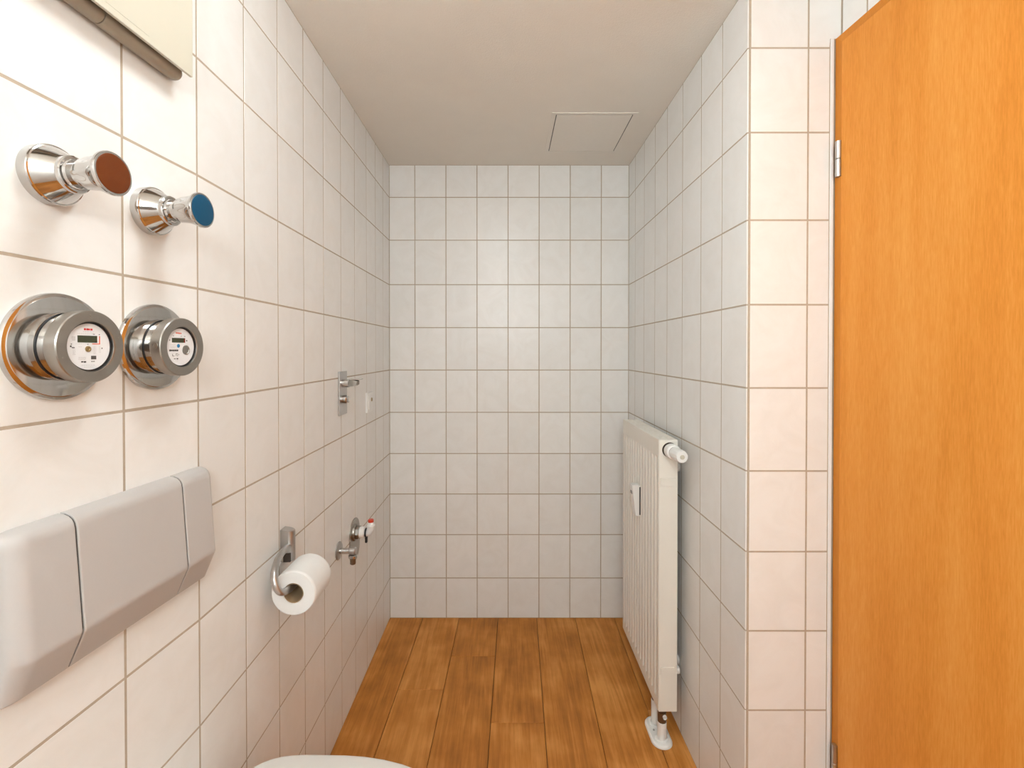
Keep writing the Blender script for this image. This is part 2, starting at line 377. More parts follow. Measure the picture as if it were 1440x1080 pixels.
# ------------------------------------------------------------------ ceiling lamp (out of frame, lights the room) and added fill globe
lamp = thing('ceiling_lamp', 'flat round opal glass ceiling lamp above the camera', 'lamp', LAMP_POS)
lathe('lamp_base', 'paint', lamp, [(0, 0.145), (-0.018, 0.145), (-0.020, 0.140)], 'Z', 48)
lathe('lamp_dome', 'glow', lamp, [(-0.0195, 0.134)] + [(-0.020-0.085*math.sin(a), 0.134*math.cos(a)) for a in [PI/2*k/10 for k in range(1, 10)]] + [(-0.105, 0.004)], 'Z', 48)
lamp = thing('fill_lamp', 'added opal fill light globe, unseen behind the camera', 'lamp', FILL_POS)  # made-up fill light behind the camera, evens out the brightness
lathe('lamp_base', 'paint', lamp, [(0.0, 0.060), (0.022, 0.060), (0.040, 0.048), (0.060, 0.040)], 'Y', 40)  # base added to carry the fill globe
lathe('fill_globe', 'glowfill', lamp, [(0.160-0.11*math.cos(a), 0.11*math.sin(a)) for a in [0.36+(PI-0.38)*k/18 for k in range(19)]], 'Y', 48)

# ------------------------------------------------------------------ ceiling hatch
hatch = thing('access_hatch', 'square cream access hatch set in the ceiling', 'hatch', (0.335, 1.962, ZC))
fo, fi = (0.163, 0.178), (0.1465, 0.1635)
bm = bmesh.new()
for (x0, x1, y0, y1) in ((-fo[0], -fi[0], -fo[1], fo[1]), (fi[0], fo[0], -fo[1], fo[1]), (-fi[0], fi[0], -fo[1], -fi[1]), (-fi[0], fi[0], fi[1], fo[1])):
    add_box(bm, x0, x1, y0, y1, -0.0024, 0.0, 0.0006)
bm_obj('frame', bm, 'hatchpaint', hatch)
box('panel', 'hatchpaint', hatch, -fi[0]+0.0032, fi[0]-0.0032, -fi[1]+0.0032, fi[1]-0.0032, -0.0024, -0.0004, 0.0006)
box('gap', 'seam', hatch, -fi[0], fi[0], -fi[1], fi[1], -0.0006, 0.0)
lathe('latch', 'hatchpaint', hatch, [(-0.0027, 0.012), (-0.0036, 0.011)], 'Z', 20, origin=(0, -0.148, 0))

# ------------------------------------------------------------------ concealed stop valves on the near left wall
def lobes(h, r, a):
    if h < 0.0532 or h > 0.0855: return r
    t = (h-0.0532)/0.0325; k = max(0.0, math.sin(PI*min(1, t*1.02)))
    return r*(1.0 - 0.20*k*(0.5+0.5*math.cos(5*a+0.6))**1.5)
def stop_valve(label, s, z, capmat, group):
    t = thing('stop_valve', label, 'valve', near_loc(s, z), -FLARE, group)
    lathe('rosette', 'chrome', t, [(0.0, 0.0372), (0.0120, 0.0374), (0.0134, 0.0366), (0.0140, 0.0352), (0.0325, 0.0236), (0.0338, 0.0220), (0.0338, 0.010)], 'X', 72, angle=28)
    lathe('collar', 'chrome', t, [(0.0330, 0.0215), (0.0345, 0.0230), (0.0385, 0.0230), (0.0398, 0.0215), (0.0402, 0.0190), (0.0435, 0.0180), (0.0435, 0.009)], 'X', 56, angle=28)
    lathe('stem', 'chrome', t, [(0.043, 0.0150), (0.0575, 0.0150)], 'X', 40)
    kn = lathe('knob', 'chrome', t, [(0.0530, 0.0160), (0.0545, 0.0192), (0.0590, 0.0206), (0.0660, 0.0214), (0.0740, 0.0230), (0.0800, 0.0248), (0.0840, 0.0262), (0.0860, 0.0270), (0.0885, 0.0273), (0.0902, 0.0265), (0.0904, 0.0242)], 'X', 90, rf=lobes, angle=50)
    lathe('color_cap', capmat, kn, [(0.0900, 0.0241), (0.0908, 0.0240), (0.0913, 0.0228), (0.0917, 0.012), (0.0918, 0.001)], 'X', 56)
    return t
stop_valve('chrome stop valve knob with red brown cap above the left water meter', 0.263, 1.520, 'redcap', 'stop valves on the left wall')
stop_valve('chrome stop valve knob with blue cap above the right water meter', 0.1060, 1.5205, 'bluecap', 'stop valves on the left wall')

# ------------------------------------------------------------------ water meters
def add_mark(bm, y, z, w, h, x=0.0):
    add_box(bm, x, x+0.00025, y-w/2, y+w/2, z-h/2, z+h/2)
def marks(name, mat, parent, rects):
    bm = bmesh.new()
    for r in rects: add_mark(bm, *r)
    o = bm_obj(name, bm, mat, parent, smooth=False)
    if len(rects) > 1: o['kind'] = 'stuff'
    return o
def textrow(y0, y1, z, h, rnd, fill=0.75):
    out = []; y = y0
    while y < y1:
        wd = rnd.uniform(0.0008, 0.0030); wd = min(wd, y1-y)
        if wd > 0.0003: out.append((y+wd/2, z, wd*fill, h*rnd.uniform(0.7, 1.0)))
        y += wd+0.0004
    return out
def water_meter(label, s, z, cold):
    t = thing('water_meter', label, 'water meter', near_loc(s, z), -FLARE, 'water meters on the left wall')
    lathe('rosette', 'chrome', t, [(0.0, 0.0690), (0.0045, 0.0694), (0.0066, 0.0684), (0.0074, 0.0655), (0.0082, 0.0642), (0.0104, 0.0470), (0.0104, 0.030)], 'X', 96, angle=24)
    lathe('sleeve', 'chrome', t, [(0.0095, 0.0445), (0.0180, 0.0445), (0.0184, 0.0438), (0.0184, 0.030)], 'X', 80)
    lathe('gasket', 'black', t, [(0.0180, 0.0436), (0.0196, 0.0436)], 'X', 64)
    body = lathe('body', 'chrome', t, [(0.0190, 0.0425), (0.0340, 0.0425)], 'X', 80)
    bez = lathe('bezel', 'satin', t, [(0.0325, 0.0430), (0.0325, 0.0455), (0.0338, 0.0466), (0.0485, 0.0466), (0.0498, 0.0455), (0.0500, 0.0340), (0.0492, 0.0322), (0.0450, 0.0318), (0.0410, 0.0318)], 'X', 96, angle=30)
    lathe('liner', 'black', bez, [(0.0410, 0.0316), (0.0462, 0.0316), (0.0462, 0.0300), (0.0410, 0.0300)], 'X', 72, cap0=False, cap1=False)
    d = lathe('dial', 'dial', t, [(0.0410, 0.0305), (0.0445, 0.0303), (0.0450, 0.0296), (0.0450, 0.001)], 'X', 72)
    X = 0.0450; rnd = random.Random(3 if cold else 5)
    def mk(name, mat, rects): return marks(name, mat, d, [(y, zz, w_, h_, X) for (y, zz, w_, h_) in rects])
    if not cold:
        box('display', 'lcd', d, X-0.001, X+0.0004, -0.0150, 0.0115, 0.0052, 0.0142, 0.0002, 1)
        mk('red_lettering', 'inkred', [(-0.0052, 0.0223, 0.0024, 0.0026), (-0.0021, 0.0223, 0.0022, 0.0026), (0.0003, 0.0222, 0.0022, 0.0022), (0.0036, 0.0222, 0.0028, 0.0024)])
        mk('red_bracket', 'inkorange', [(0.0148, 0.0090, 0.0013, 0.0100), (0.0100, 0.0036, 0.0110, 0.0011)])
        r = []
        for zz, a, b in ((0.0192, -0.008, 0.007), (0.0165, -0.016, 0.008), (0.0034, -0.018, 0.000), (-0.0004, -0.014, -0.009), (-0.0240, -0.010, 0.008), (-0.0262, -0.007, 0.006)): r += textrow(a, b, zz, 0.0008, rnd)
        for zz in (0.0000, -0.0018, -0.0036, -0.0054, -0.0072, -0.0090): r += textrow(0.0060, 0.0100, zz, 0.0009, rnd)
        for zz in (0.0005, -0.0014, -0.0033, -0.0052, -0.0071): r += textrow(0.0135, 0.0165, zz, 0.0009, rnd) + textrow(-0.0215, -0.0175, zz-0.003, 0.0009, rnd)
        for zz in (-0.0136, -0.0150, -0.0164): r += textrow(-0.0140, -0.0040, zz, 0.0008, rnd)
        mk('small_print', 'inkpale', r)
        mk('emblem', 'inkpale', [(-0.0200, 0.0100, 0.0045, 0.0055)])
        mk('bold_print', 'inkdark', [(-0.0236, 0.0002, 0.0018, 0.0022), (-0.0206, -0.0014, 0.0036, 0.0012), (-0.0090, -0.0194, 0.0028, 0.0017), (-0.0055, -0.0196, 0.0030, 0.0020), (-0.0228, 0.0030, 0.0014, 0.0010), (0.0145, 0.0160, 0.0013, 0.0010), (0.0070, 0.0163, 0.0024, 0.0009), (-0.0015, 0.0031, 0.0016, 0.0010), (0.0182, -0.0020, 0.0012, 0.0016)])
        mk('label_field', 'inkdark', [(0.0064, -0.0142, 0.0070, 0.0047)])
        mk('approval_mark', 'inkgrey', [(0.0040, -0.0192, 0.0020, 0.0015), (0.0066, -0.0192, 0.0024, 0.0015)])
        lathe('seal_screw', 'brasskey', d, [(X-0.001, 0.0040), (X+0.0008, 0.0038), (X+0.0008, 0.0022), (X+0.0002, 0.0018), (X+0.0002, 0.0004)], 'X', 28, origin=(0, -0.0012, -0.0030))
    else:
        box('display', 'lcd', d, X-0.001, X+0.0004, -0.0175, 0.0075, 0.0070, 0.0145, 0.0002, 1)
        box('display_red_field', 'lcdred', d, X-0.001, X+0.0005, 0.0078, 0.0100, 0.0070, 0.0145, 0.0002, 1)
        mk('red_lettering', 'inkorange', [(-0.0083, 0.0224, 0.0026, 0.0020), (-0.0052, 0.0224, 0.0024, 0.0020), (-0.0020, 0.0222, 0.0028, 0.0022), (0.0012, 0.0220, 0.0016, 0.0024)])
        mk('bold_print', 'inkdark', [(-0.0145, 0.0174, 0.0024, 0.0009), (0.0020, 0.0174, 0.0022, 0.0007), (0.0095, 0.0174, 0.0024, 0.0008), (0.0136, 0.0104, 0.0024, 0.0022), (-0.0218, 0.0106, 0.0012, 0.0020),
            (-0.0215, -0.0056, 0.0030, 0.0030), (-0.0180, -0.0056, 0.0034, 0.0024), (-0.0142, -0.0056, 0.0034, 0.0026), (-0.0102, -0.0056, 0.0036, 0.0026), (-0.0063, -0.0056, 0.0030, 0.0028),
            (-0.0118, -0.0190, 0.0034, 0.0012), (-0.0065, -0.0190, 0.0030, 0.0018)])
        mk('grey_print', 'inkgrey', [(-0.0165, -0.0130, 0.0012, 0.0036), (-0.0142, -0.0144, 0.0030, 0.0012), (-0.0090, -0.0122, 0.0012, 0.0044), (-0.0068, -0.0106, 0.0034, 0.0010), (-0.0060, -0.0134, 0.0012, 0.0030), (-0.0034, -0.0124, 0.0016, 0.0014)])
        r = textrow(-0.0225, -0.010, 0.0040, 0.0008, rnd) + textrow(-0.0225, -0.009, 0.0012, 0.0008, rnd) + textrow(-0.0205, -0.011, -0.0010, 0.0008, rnd) + textrow(-0.011, -0.005, -0.0222, 0.0007, rnd)
        mk('small_print', 'inkpale', r)
        lathe('blue_mark', 'inkblue', d, [(X-0.001, 0.0030), (X+0.0003, 0.0030), (X+0.0003, 0.0012), (X+0.0001, 0.001)], 'X', 24, origin=(0, -0.0042, 0.0018))
        lathe('indicator', 'satin', d, [(X-0.002, 0.0078), (X+0.0010, 0.0076), (X+0.0010, 0.0066), (X+0.0002, 0.0060), (X+0.0002, 0.001)], 'X', 32, origin=(0, 0.0116, -0.0048))
        sc = lathe('set_screw', 'satin', bez, [(0.0, 0.0052), (-0.0024, 0.0050), (-0.0024, 0.0030), (-0.0008, 0.0026), (-0.0008, 0.0005)], 'Y', 28, origin=(0.0410, -0.0452, 0.002))
    # small screws on the bezel ring
    for a in ((1.62, 0.3, 3.5) if not cold else (4.0,)):
        lathe('pin', 'satin', bez, [(0.0496, 0.0012), (0.0506, 0.0010), (0.0506, 0.0003)], 'X', 12, origin=(0, 0.040*math.cos(a), 0.040*math.sin(a)))
    return t
water_meter('chrome round water meter with wide bezel beneath the red brown knob', 0.2535, 1.3020, False)
water_meter('chrome round water meter with blue dot on dial beneath the blue knob', 0.0985, 1.3030, True)

# ------------------------------------------------------------------ flush plate (three grey panels with bevelled underside)
fp = thing('flush_plate', 'warm grey three panel toilet flush plate below the water meters', 'flush plate', near_loc(0.0, 0.98), -FLARE)
def plate_profile(k=1.0):
    # (outward x, z relative to 0.98)
    P = [(0.0005, -0.1000), (0.010, -0.0985), (0.0130, -0.0965), (0.0335, -0.0520), (0.0350, -0.0470), (0.0345, -0.0420), (0.0250, 0.0860), (0.0235, 0.0930), (0.0205, 0.0980), (0.0160, 0.1015), (0.0080, 0.1045), (0.0005, 0.1050)]
    return [(0.0005 + (x-0.0005)*k, z) for x, z in P]
def plate_panel(name, s0, s1, e0, e1):
    """s0 far end, s1 near end; e0/e1: list of (offset, outward factor) shaping each end"""
    secs = [(s0+o, k) for o, k in e0] + [(s1-o, k) for o, k in reversed(e1)]
    bm = bmesh.new()
    rings = []
    for s, k in secs:
        zc = 0.0025; pr = plate_profile(k); kz = 1.0 - (1-k)*0.06
        rings.append([(x, -s, zc+(z-zc)*kz) for x, z in pr])
    add_rings(bm, rings)
    return bm_obj(name, bm, 'greyplastic', fp, angle=30)
sharp = [(0.0, 0.965), (0.0010, 0.990), (0.0022, 1.0)]
endr = [(0.0, 0.80), (0.0018, 0.90), (0.0045, 0.965), (0.008, 1.0)]
endl = [(0.0, 0.45), (0.003, 0.66), (0.0085, 0.84), (0.015, 0.95), (0.022, 1.0)]
plate_panel('side_panel', -0.0010, 0.0680, endr, sharp)
plate_panel('push_button', 0.0708, 0.2510, sharp, sharp)
plate_panel('side_panel', 0.2538, 0.3300, sharp, endl)
bm = bmesh.new()
add_rings(bm, [[(0.0004+(x)*0.90, -s, z*0.975+0.001) for x, z in plate_profile()] for s in (0.006, 0.315)])
bm_obj('backing', bm, 'seam', fp, angle=30)

# ------------------------------------------------------------------ cream cover panel upper left, with round rail under it
cp = thing('cover_panel', 'cream enamel wall cover panel with rounded rail underneath at upper left', 'wall panel', near_loc(0.061, 1.757), -FLARE)
box('front_panel', 'cream', cp, 0.0350, 0.0400, -0.48, 0.0, 0.002, 0.40, 0.0007)
fl = bmesh.new(); add_box(fl, 0.0398, 0.0403, -0.40, -0.089, 0.012, 0.040); bm_obj('flap', fl, 'cream', cp, smooth=False)
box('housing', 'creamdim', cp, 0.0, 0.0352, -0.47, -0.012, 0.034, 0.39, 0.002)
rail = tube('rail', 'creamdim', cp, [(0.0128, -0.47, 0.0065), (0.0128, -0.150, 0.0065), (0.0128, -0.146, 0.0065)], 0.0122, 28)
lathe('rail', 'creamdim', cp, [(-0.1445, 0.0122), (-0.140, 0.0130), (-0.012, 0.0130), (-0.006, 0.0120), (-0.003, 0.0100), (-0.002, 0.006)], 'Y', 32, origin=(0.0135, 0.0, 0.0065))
box('rail_clip', 'brushed', cp, 0.016, 0.0245, -0.160, -0.118, 0.0155, 0.0195, 0.0006)

# ------------------------------------------------------------------ toilet roll holder and roll
hx = thing('roll_holder', 'brushed steel toilet roll holder with curved arm on left wall', 'roll holder', (XL, 1.190, 0.770))
def holder_block():
    bm = bmesh.new(); rings = []
    for z, lift in ((0.0, 0.0), (0.080, 1.0)):
        ring = []
        out = [(0.0, -0.0135), (0.010, -0.0140)] + [(0.0185+0.0125*math.cos(a), 0.0140*math.sin(a)) for a in [-PI/2+PI*k/14 for k in range(15)]] + [(0.010, 0.0140), (0.0, 0.0135)]
        for x, y in out: ring.append((x, y, z + lift*(-0.006*(x/0.031))))
        rings.append(ring)
    add_rings(bm, rings)
    top = [e for e in bm.edges if all(v.co.z > 0.05 for v in e.verts)]
    bmesh.ops.bevel(bm, geom=top, offset=0.0012, segments=2, affect='EDGES')
    return bm
bm_obj('mount', holder_block(), 'brushed', hx, angle=40)
box('recess', 'hole', hx, 0.008, 0.026, -0.0152, -0.0100, -0.0006, 0.022, 0.001)
arm = catmull([(0.018, 0.004, 0.034), (0.0205, -0.020, 0.0375), (0.0245, -0.055, 0.0400), (0.031, -0.093, 0.0355), (0.0385, -0.122, 0.0230), (0.047, -0.134, 0.0030), (0.0555, -0.128, -0.0170), (0.0610, -0.103, -0.0255), (0.063, -0.070, -0.0262), (0.063, 0.0, -0.0262)], 10)
tube('arm', 'brushed', hx, arm, 0.0078, 20)
roll = thing('toilet_roll', 'white toilet paper roll hanging on the curved steel arm', 'toilet roll', (XL+0.0705, 1.0930, 0.7335))
RO, RI = 0.0525, 0.0215
bm = bmesh.new(); add_lathe(bm, [(0.0035, RI+0.0012), (0.0, RI+0.0025), (0.0, RO-0.003), (0.002, RO-0.0008), (0.006, RO), (0.094, RO), (0.0975, RO-0.0012), (0.099, RO-0.004), (0.099, RI+0.0025), (0.096, RI+0.0012)], 'Y', 64, cap0=False, cap1=False)
bm_obj('paper', bm, 'paper', roll, angle=40)
bm = bmesh.new(); add_lathe(bm, [(0.001, RI+0.0013), (0.001, RI), (0.098, RI), (0.098, RI+0.0013)], 'Y', 48, cap0=False, cap1=False)
bm_obj('core', bm, 'card', roll, angle=40)

# ------------------------------------------------------------------ plate with lever and knob on the left wall
hp = thing('lever_plate', 'tall chrome plate with lever handle and round knob on left wall', 'handle', (XL, 1.622, 1.153))
box('backplate', 'brushed', hp, 0.0, 0.0065, -0.036, 0.036, -0.0745, 0.0745, 0.0012)
lathe('neck', 'chrome', hp, [(0.006, 0.0135), (0.030, 0.0135)], 'X', 32, origin=(0, -0.012, 0.034))
bm = bmesh.new()
lv = [(0.018, -0.016, 0.0145), (0.030, -0.0165, 0.0140), (0.042, -0.0160, 0.0130), (0.050, -0.0150, 0.0110), (0.055, -0.0130, 0.0070)]
add_rings(bm, [[(x, y0, 0.036+h*0.75), (x, 0.018, 0.036+h*0.75), (x, 0.018, 0.036-h*0.95), (x, y0, 0.036-h*0.95)] for x, y0, h in lv])
bm_obj('lever', bm, 'leverbar', hp, angle=30)
box('lever_tip', 'brushed', hp, 0.026, 0.068, -0.017, 0.019, 0.0460, 0.0490, 0.001, loc=(0, 0, 0))
kb = lathe('knob', 'chrome', hp, [(0.006, 0.0125), (0.012, 0.0140), (0.020, 0.0140), (0.0225, 0.0120), (0.023, 0.004)], 'X', 32, origin=(0, -0.008, -0.0205))
box('thumb_grip', 'chrome', kb, 0.022, 0.030, -0.011, -0.005, -0.0310, -0.0100, 0.002)

# ------------------------------------------------------------------ wall socket with key slot
sk = thing('wall_switch', 'small white wall switch plate with key slot near far corner', 'switch', (XL, 1.935, 1.0885))
box('frame', 'whiteplastic', sk, 0.0, 0.0085, -0.0405, 0.0405, -0.0405, 0.0405, 0.002)
ins = box('insert', 'whiteplastic', sk, 0.0080, 0.0115, -0.0275, 0.0275, -0.0275, 0.0275, 0.001)
lathe('key_cylinder', 'brasskey', ins, [(0.0112, 0.0080), (0.0135, 0.0078), (0.0135, 0.0010)], 'X', 24, origin=(0, 0.006, 0.010))
box('key_slot', 'hole', ins, 0.0134, 0.0138, 0.0045, 0.0075, 0.0045, 0.0155)

# ------------------------------------------------------------------ appliance tap on the left wall
tp = thing('appliance_tap', 'small chrome wall tap with round rosette and down spout', 'tap', (XL, 1.585, 0.6250))
lathe('rosette', 'brushed', tp, [(0.0, 0.0300), (0.003, 0.0300), (0.0055, 0.0270), (0.0075, 0.0130), (0.0075, 0.004)], 'X', 48)
lathe('pipe', 'chrome', tp, [(0.006, 0.0098), (0.046, 0.0098)], 'X', 28, origin=(0, 0, -0.001))
bd = lathe('valve_body', 'brushed', tp, [(0.038, 0.0115), (0.040, 0.0135), (0.057, 0.0135), (0.060, 0.0110), (0.060, 0.003)], 'X', 28, origin=(0, 0, -0.001))
lathe('spout_collar', 'chrome', tp, [(-0.0130, 0.0130), (-0.0150, 0.0150), (-0.0215, 0.0150), (-0.0235, 0.0120)], 'Z', 28, origin=(0.049, 0, 0))
lathe('spout', 'bronze', tp, [(-0.0225, 0.0095), (-0.0430, 0.0095), (-0.0455, 0.0075)], 'Z', 28, origin=(0.049, 0, 0))

# ------------------------------------------------------------------ wall siphon with white elbow and red cap
sp = thing('wall_siphon', 'steel wall siphon plate with white elbow hose connector and red cap', 'siphon', (XL, 1.748, 0.5960))
def rounded_plate(hw, hh, r, x0, x1):
    bm = bmesh.new(); pts = []
    for cx_, cz_, a0 in ((hw-r, hh-r, 0), (-hw+r, hh-r, PI/2), (-hw+r, -hh+r, PI), (hw-r, -hh+r, 1.5*PI)):
        for k in range(9): a = a0+PI/2*k/8; pts.append((cx_+r*math.cos(a), cz_+r*math.sin(a)))
    add_rings(bm, [[(x0, y, z) for y, z in pts], [(x1-0.001, y, z) for y, z in pts], [(x1, y*0.98, z*0.985) for y, z in pts]])
    return bm
bm_obj('cover_plate', rounded_plate(0.055, 0.080, 0.052, 0.0, 0.0042), 'satin', sp, angle=30)
lathe('flange', 'satin', sp, [(0.004, 0.0310), (0.010, 0.0300), (0.0115, 0.0270), (0.0115, 0.012)], 'X', 36, origin=(0, -0.002, 0.029))
nut = lathe('nut', 'satin', sp, [(0.0110, 0.0240), (0.0125, 0.0255), (0.0220, 0.0255), (0.0235, 0.0240), (0.0235, 0.012)], 'X', 8, origin=(0, -0.002, 0.029), angle=20)
lathe('elbow_socket', 'whiteplastic', sp, [(0.0225, 0.0190), (0.0240, 0.0205), (0.0400, 0.0205), (0.0420, 0.0185)], 'X', 32, origin=(0, -0.002, 0.029))
el = tube('elbow', 'whiteplastic', sp, catmull([(0.038, -0.002, 0.029), (0.050, -0.002, 0.029), (0.057, -0.002, 0.033), (0.0615, -0.002, 0.041), (0.063, -0.002, 0.050), (0.0635, -0.002, 0.058)], 8), 0.0135, 28)
lathe('nozzle', 'whiteplastic', el, [(0.050, 0.0138), (0.052, 0.0150), (0.056, 0.0150), (0.058, 0.0125), (0.061, 0.0132), (0.068, 0.0100)], 'Z', 28, origin=(0.0635, -0.002, 0))
lathe('red_cap', 'capred', sp, [(0.0670, 0.0095), (0.0680, 0.0104), (0.0760, 0.0102), (0.0780, 0.0085), (0.0785, 0.003)], 'Z', 24, origin=(0.0635, -0.002, 0))
cl = lathe('hose_clip', 'black', sp, [(0.0435, 0.0150), (0.0435, 0.0165), (0.0495, 0.0165), (0.0495, 0.0150)], 'X', 28, origin=(0, -0.002, 0.029), cap0=False, cap1=False)
box('clip_screw', 'black', cl, 0.0425, 0.0505, -0.008, 0.004, 0.029-0.0375, 0.029-0.016, 0.0015)

# ------------------------------------------------------------------ radiator on the right wall
RX0, RX1, RY0, RY1, RZ0, RZ1 = 0.4995, 0.5615, 1.544, 2.022, 0.1125, 1.0055
rad = thing('radiator', 'tall ribbed cream panel radiator standing along the right wall', 'radiator', (0, 0, 0))
rad.location = ((RX0+RX1)/2, (RY0+RY1)/2, 0.0)
ox, oy = -(RX0+RX1)/2, -(RY0+RY1)/2
def rib_panel(x_face, sgn, inner):
    """ribbed sheet: face at x_face, grooves pressed inwards, sgn = +1 when inwards is +x"""
    bm = bmesh.new(); nr = 13; ya, yb = RY0+0.004, RY1-0.004; pit = (yb-ya-0.020)/nr
    ycol = [(ya, 0.0), (ya+0.004, 0.0)]
    for i in range(nr):
        b0 = ya+0.010+i*pit
        ycol += [(b0+pit*0.14, 0.0), (b0+pit*0.17, 0.10), (b0+pit*0.21, 0.90), (b0+pit*0.24, 1.0), (b0+pit*0.66, 1.0), (b0+pit*0.69, 0.90), (b0+pit*0.73, 0.10), (b0+pit*0.76, 0.0)]
    ycol += [(yb-0.004, 0.0), (yb, 0.0)]
    zrow = [(RZ0, 0.0), (RZ0+0.030, 0.0), (RZ0+0.036, 0.3), (RZ0+0.046, 1.0), (RZ1-0.070, 1.0), (RZ1-0.060, 0.3), (RZ1-0.054, 0.0), (RZ1, 0.0)]
    G = [[bm.verts.new((ox+x_face+sgn*0.0105*d*m, oy+y, z)) for y, d in ycol] for z, m in zrow]
    for a, b in zip(G, G[1:]):
        for i in range(len(a)-1): bm.faces.new((a[i], a[i+1], b[i+1], b[i]))
    # back sheet closing the panel
    xb = x_face+sgn*inner
    c = [bm.verts.new((ox+xb, oy+y, z)) for y, z in ((ya, RZ0), (yb, RZ0), (yb, RZ1), (ya, RZ1))]
    bm.faces.new(c)
    bm.faces.new([*G[0], c[1], c[0]]); bm.faces.new([*G[-1][::-1], c[3], c[2]])
    bm.faces.new([r[0] for r in G] + [c[3], c[0]]); bm.faces.new([r[-1] for r in G] + [c[2], c[1]])
    return bm
bm_obj('front_panel', rib_panel(RX0, 1, 0.0135), 'radiator', rad, angle=40)
bm_obj('rear_panel', rib_panel(RX1, -1, 0.0135), 'radiator', rad, angle=40)
for ya, yb, nm in ((RY0, RY0+0.0035, 'n'), (RY1-0.0035, RY1, 'f')):
    box('side_cover', 'radiator', rad, ox+RX0+0.0012, ox+RX1, oy+ya, oy+yb, RZ0-0.0015, RZ1-0.001, 0.0012)
box('label_tab', 'radiator', rad, ox+RX0+0.004, ox+RX1-0.006, oy+RY0-0.0024, oy+RY0+0.001, RZ1-0.150, RZ1-0.124, 0.0006)
box('label_tab', 'radiator', rad, ox+RX0+0.007, ox+RX1-0.010, oy+RY0-0.0026, oy+RY0+0.001, RZ0+0.122, RZ0+0.146, 0.0006)
# top grille: rails and crossbars with slots left open
bm = bmesh.new()
gx = [RX0+0.0015, RX0+0.0160, RX1-0.0150, RX1-0.001]
add_box(bm, ox+gx[0], ox+gx[1], oy+RY0+0.002, oy+RY1-0.002, RZ1-0.0020, RZ1+0.0010, 0.0006)
add_box(bm, ox+gx[2], ox+gx[3], oy+RY0+0.002, oy+RY1-0.002, RZ1-0.0020, RZ1+0.0010, 0.0006)
add_box(bm, ox+0.5275, ox+0.5345, oy+RY0+0.002, oy+RY1-0.002, RZ1-0.0020, RZ1+0.0008)
y = RY0+0.002; k = 0
while y < RY1-0.02:
    y2 = min(y+(0.052 if k % 2 else 0.044), RY1-0.002)
    add_box(bm, ox+gx[1]-0.001, ox+gx[2]+0.001, oy+y, oy+y2, RZ1-0.0020, RZ1+0.0006); y = y2+(0.008 if k % 2 else 0.010); k += 1
bm_obj('top_grille', bm, 'radiator', rad, angle=40)
box('convector', 'radiator', rad, ox+RX0+0.016, ox+RX1-0.016, oy+RY0+0.008, oy+RY1-0.008, RZ0+0.01, RZ1-0.016)
# wall brackets
for yy, zz in ((1.62, 0.235), (1.95, 0.235), (1.62, 0.90), (1.95, 0.90)):
    lathe('wall_bracket', 'whiteplastic', rad, [(RX1-0.002, 0.010), (XR-0.010, 0.010), (XR-0.008, 0.017), (XR-0.0006, 0.017)], 'X', 20, origin=(ox, oy+yy, zz))
lathe('vent_plug', 'whiteplastic', rad, [(RX1-0.001, 0.012), (RX1+0.006, 0.014), (RX1+0.013, 0.013), (RX1+0.015, 0.008)], 'X', 20, origin=(ox, oy+RY0+0.024, 0.235))
# thermostat at the near top end, pointing at the camera
th = bpy.data.objects.new('thermostat', None); COL.objects.link(th); th.parent = rad; th.location = (ox+0.5345, oy+RY0, 0.9735)
lathe('valve_recess', 'hole', th, [(-0.0012, 0.0245), (0.001, 0.0245)], 'Y', 32)
lathe('valve_collar', 'whiteplastic', th, [(0.004, 0.0200), (-0.004, 0.0225), (-0.010, 0.0240), (-0.028, 0.0240), (-0.034, 0.0225), (-0.0355, 0.0170), (-0.0355, 0.005)], 'Y', 36, origin=(0.002, 0, -0.001))
def grip(h, r, a): return r*(1.0-0.055*(0.5+0.5*math.cos(12*a))) if -0.102 < h < -0.066 else r
lathe('ring', 'bronze', th, [(-0.0350, 0.0172), (-0.0372, 0.0172)], 'Y', 32, origin=(0.003, 0, -0.001))
lathe('neck', 'whiteplastic', th, [(-0.0370, 0.0165), (-0.0385, 0.0175), (-0.058, 0.0178), (-0.0605, 0.0165)], 'Y', 32, origin=(0.003, 0, -0.001))
lathe('ring', 'bronze', th, [(-0.0600, 0.0163), (-0.0625, 0.0163)], 'Y', 32, origin=(0.003, 0, -0.001))
hdn = lathe('head', 'whiteplastic', th, [(-0.0620, 0.0165), (-0.0635, 0.0192), (-0.067, 0.0198), (-0.075, 0.0202), (-0.094, 0.0202), (-0.100, 0.0190), (-0.103, 0.0168), (-0.1038, 0.0075)], 'Y', 72, origin=(0.003, 0, -0.001), rf=grip, angle=50)
lathe('end_cap', 'cream', hdn, [(-0.1030, 0.0075), (-0.1052, 0.0070), (-0.1058, 0.002)], 'Y', 24, origin=(0.003, 0, -0.001))
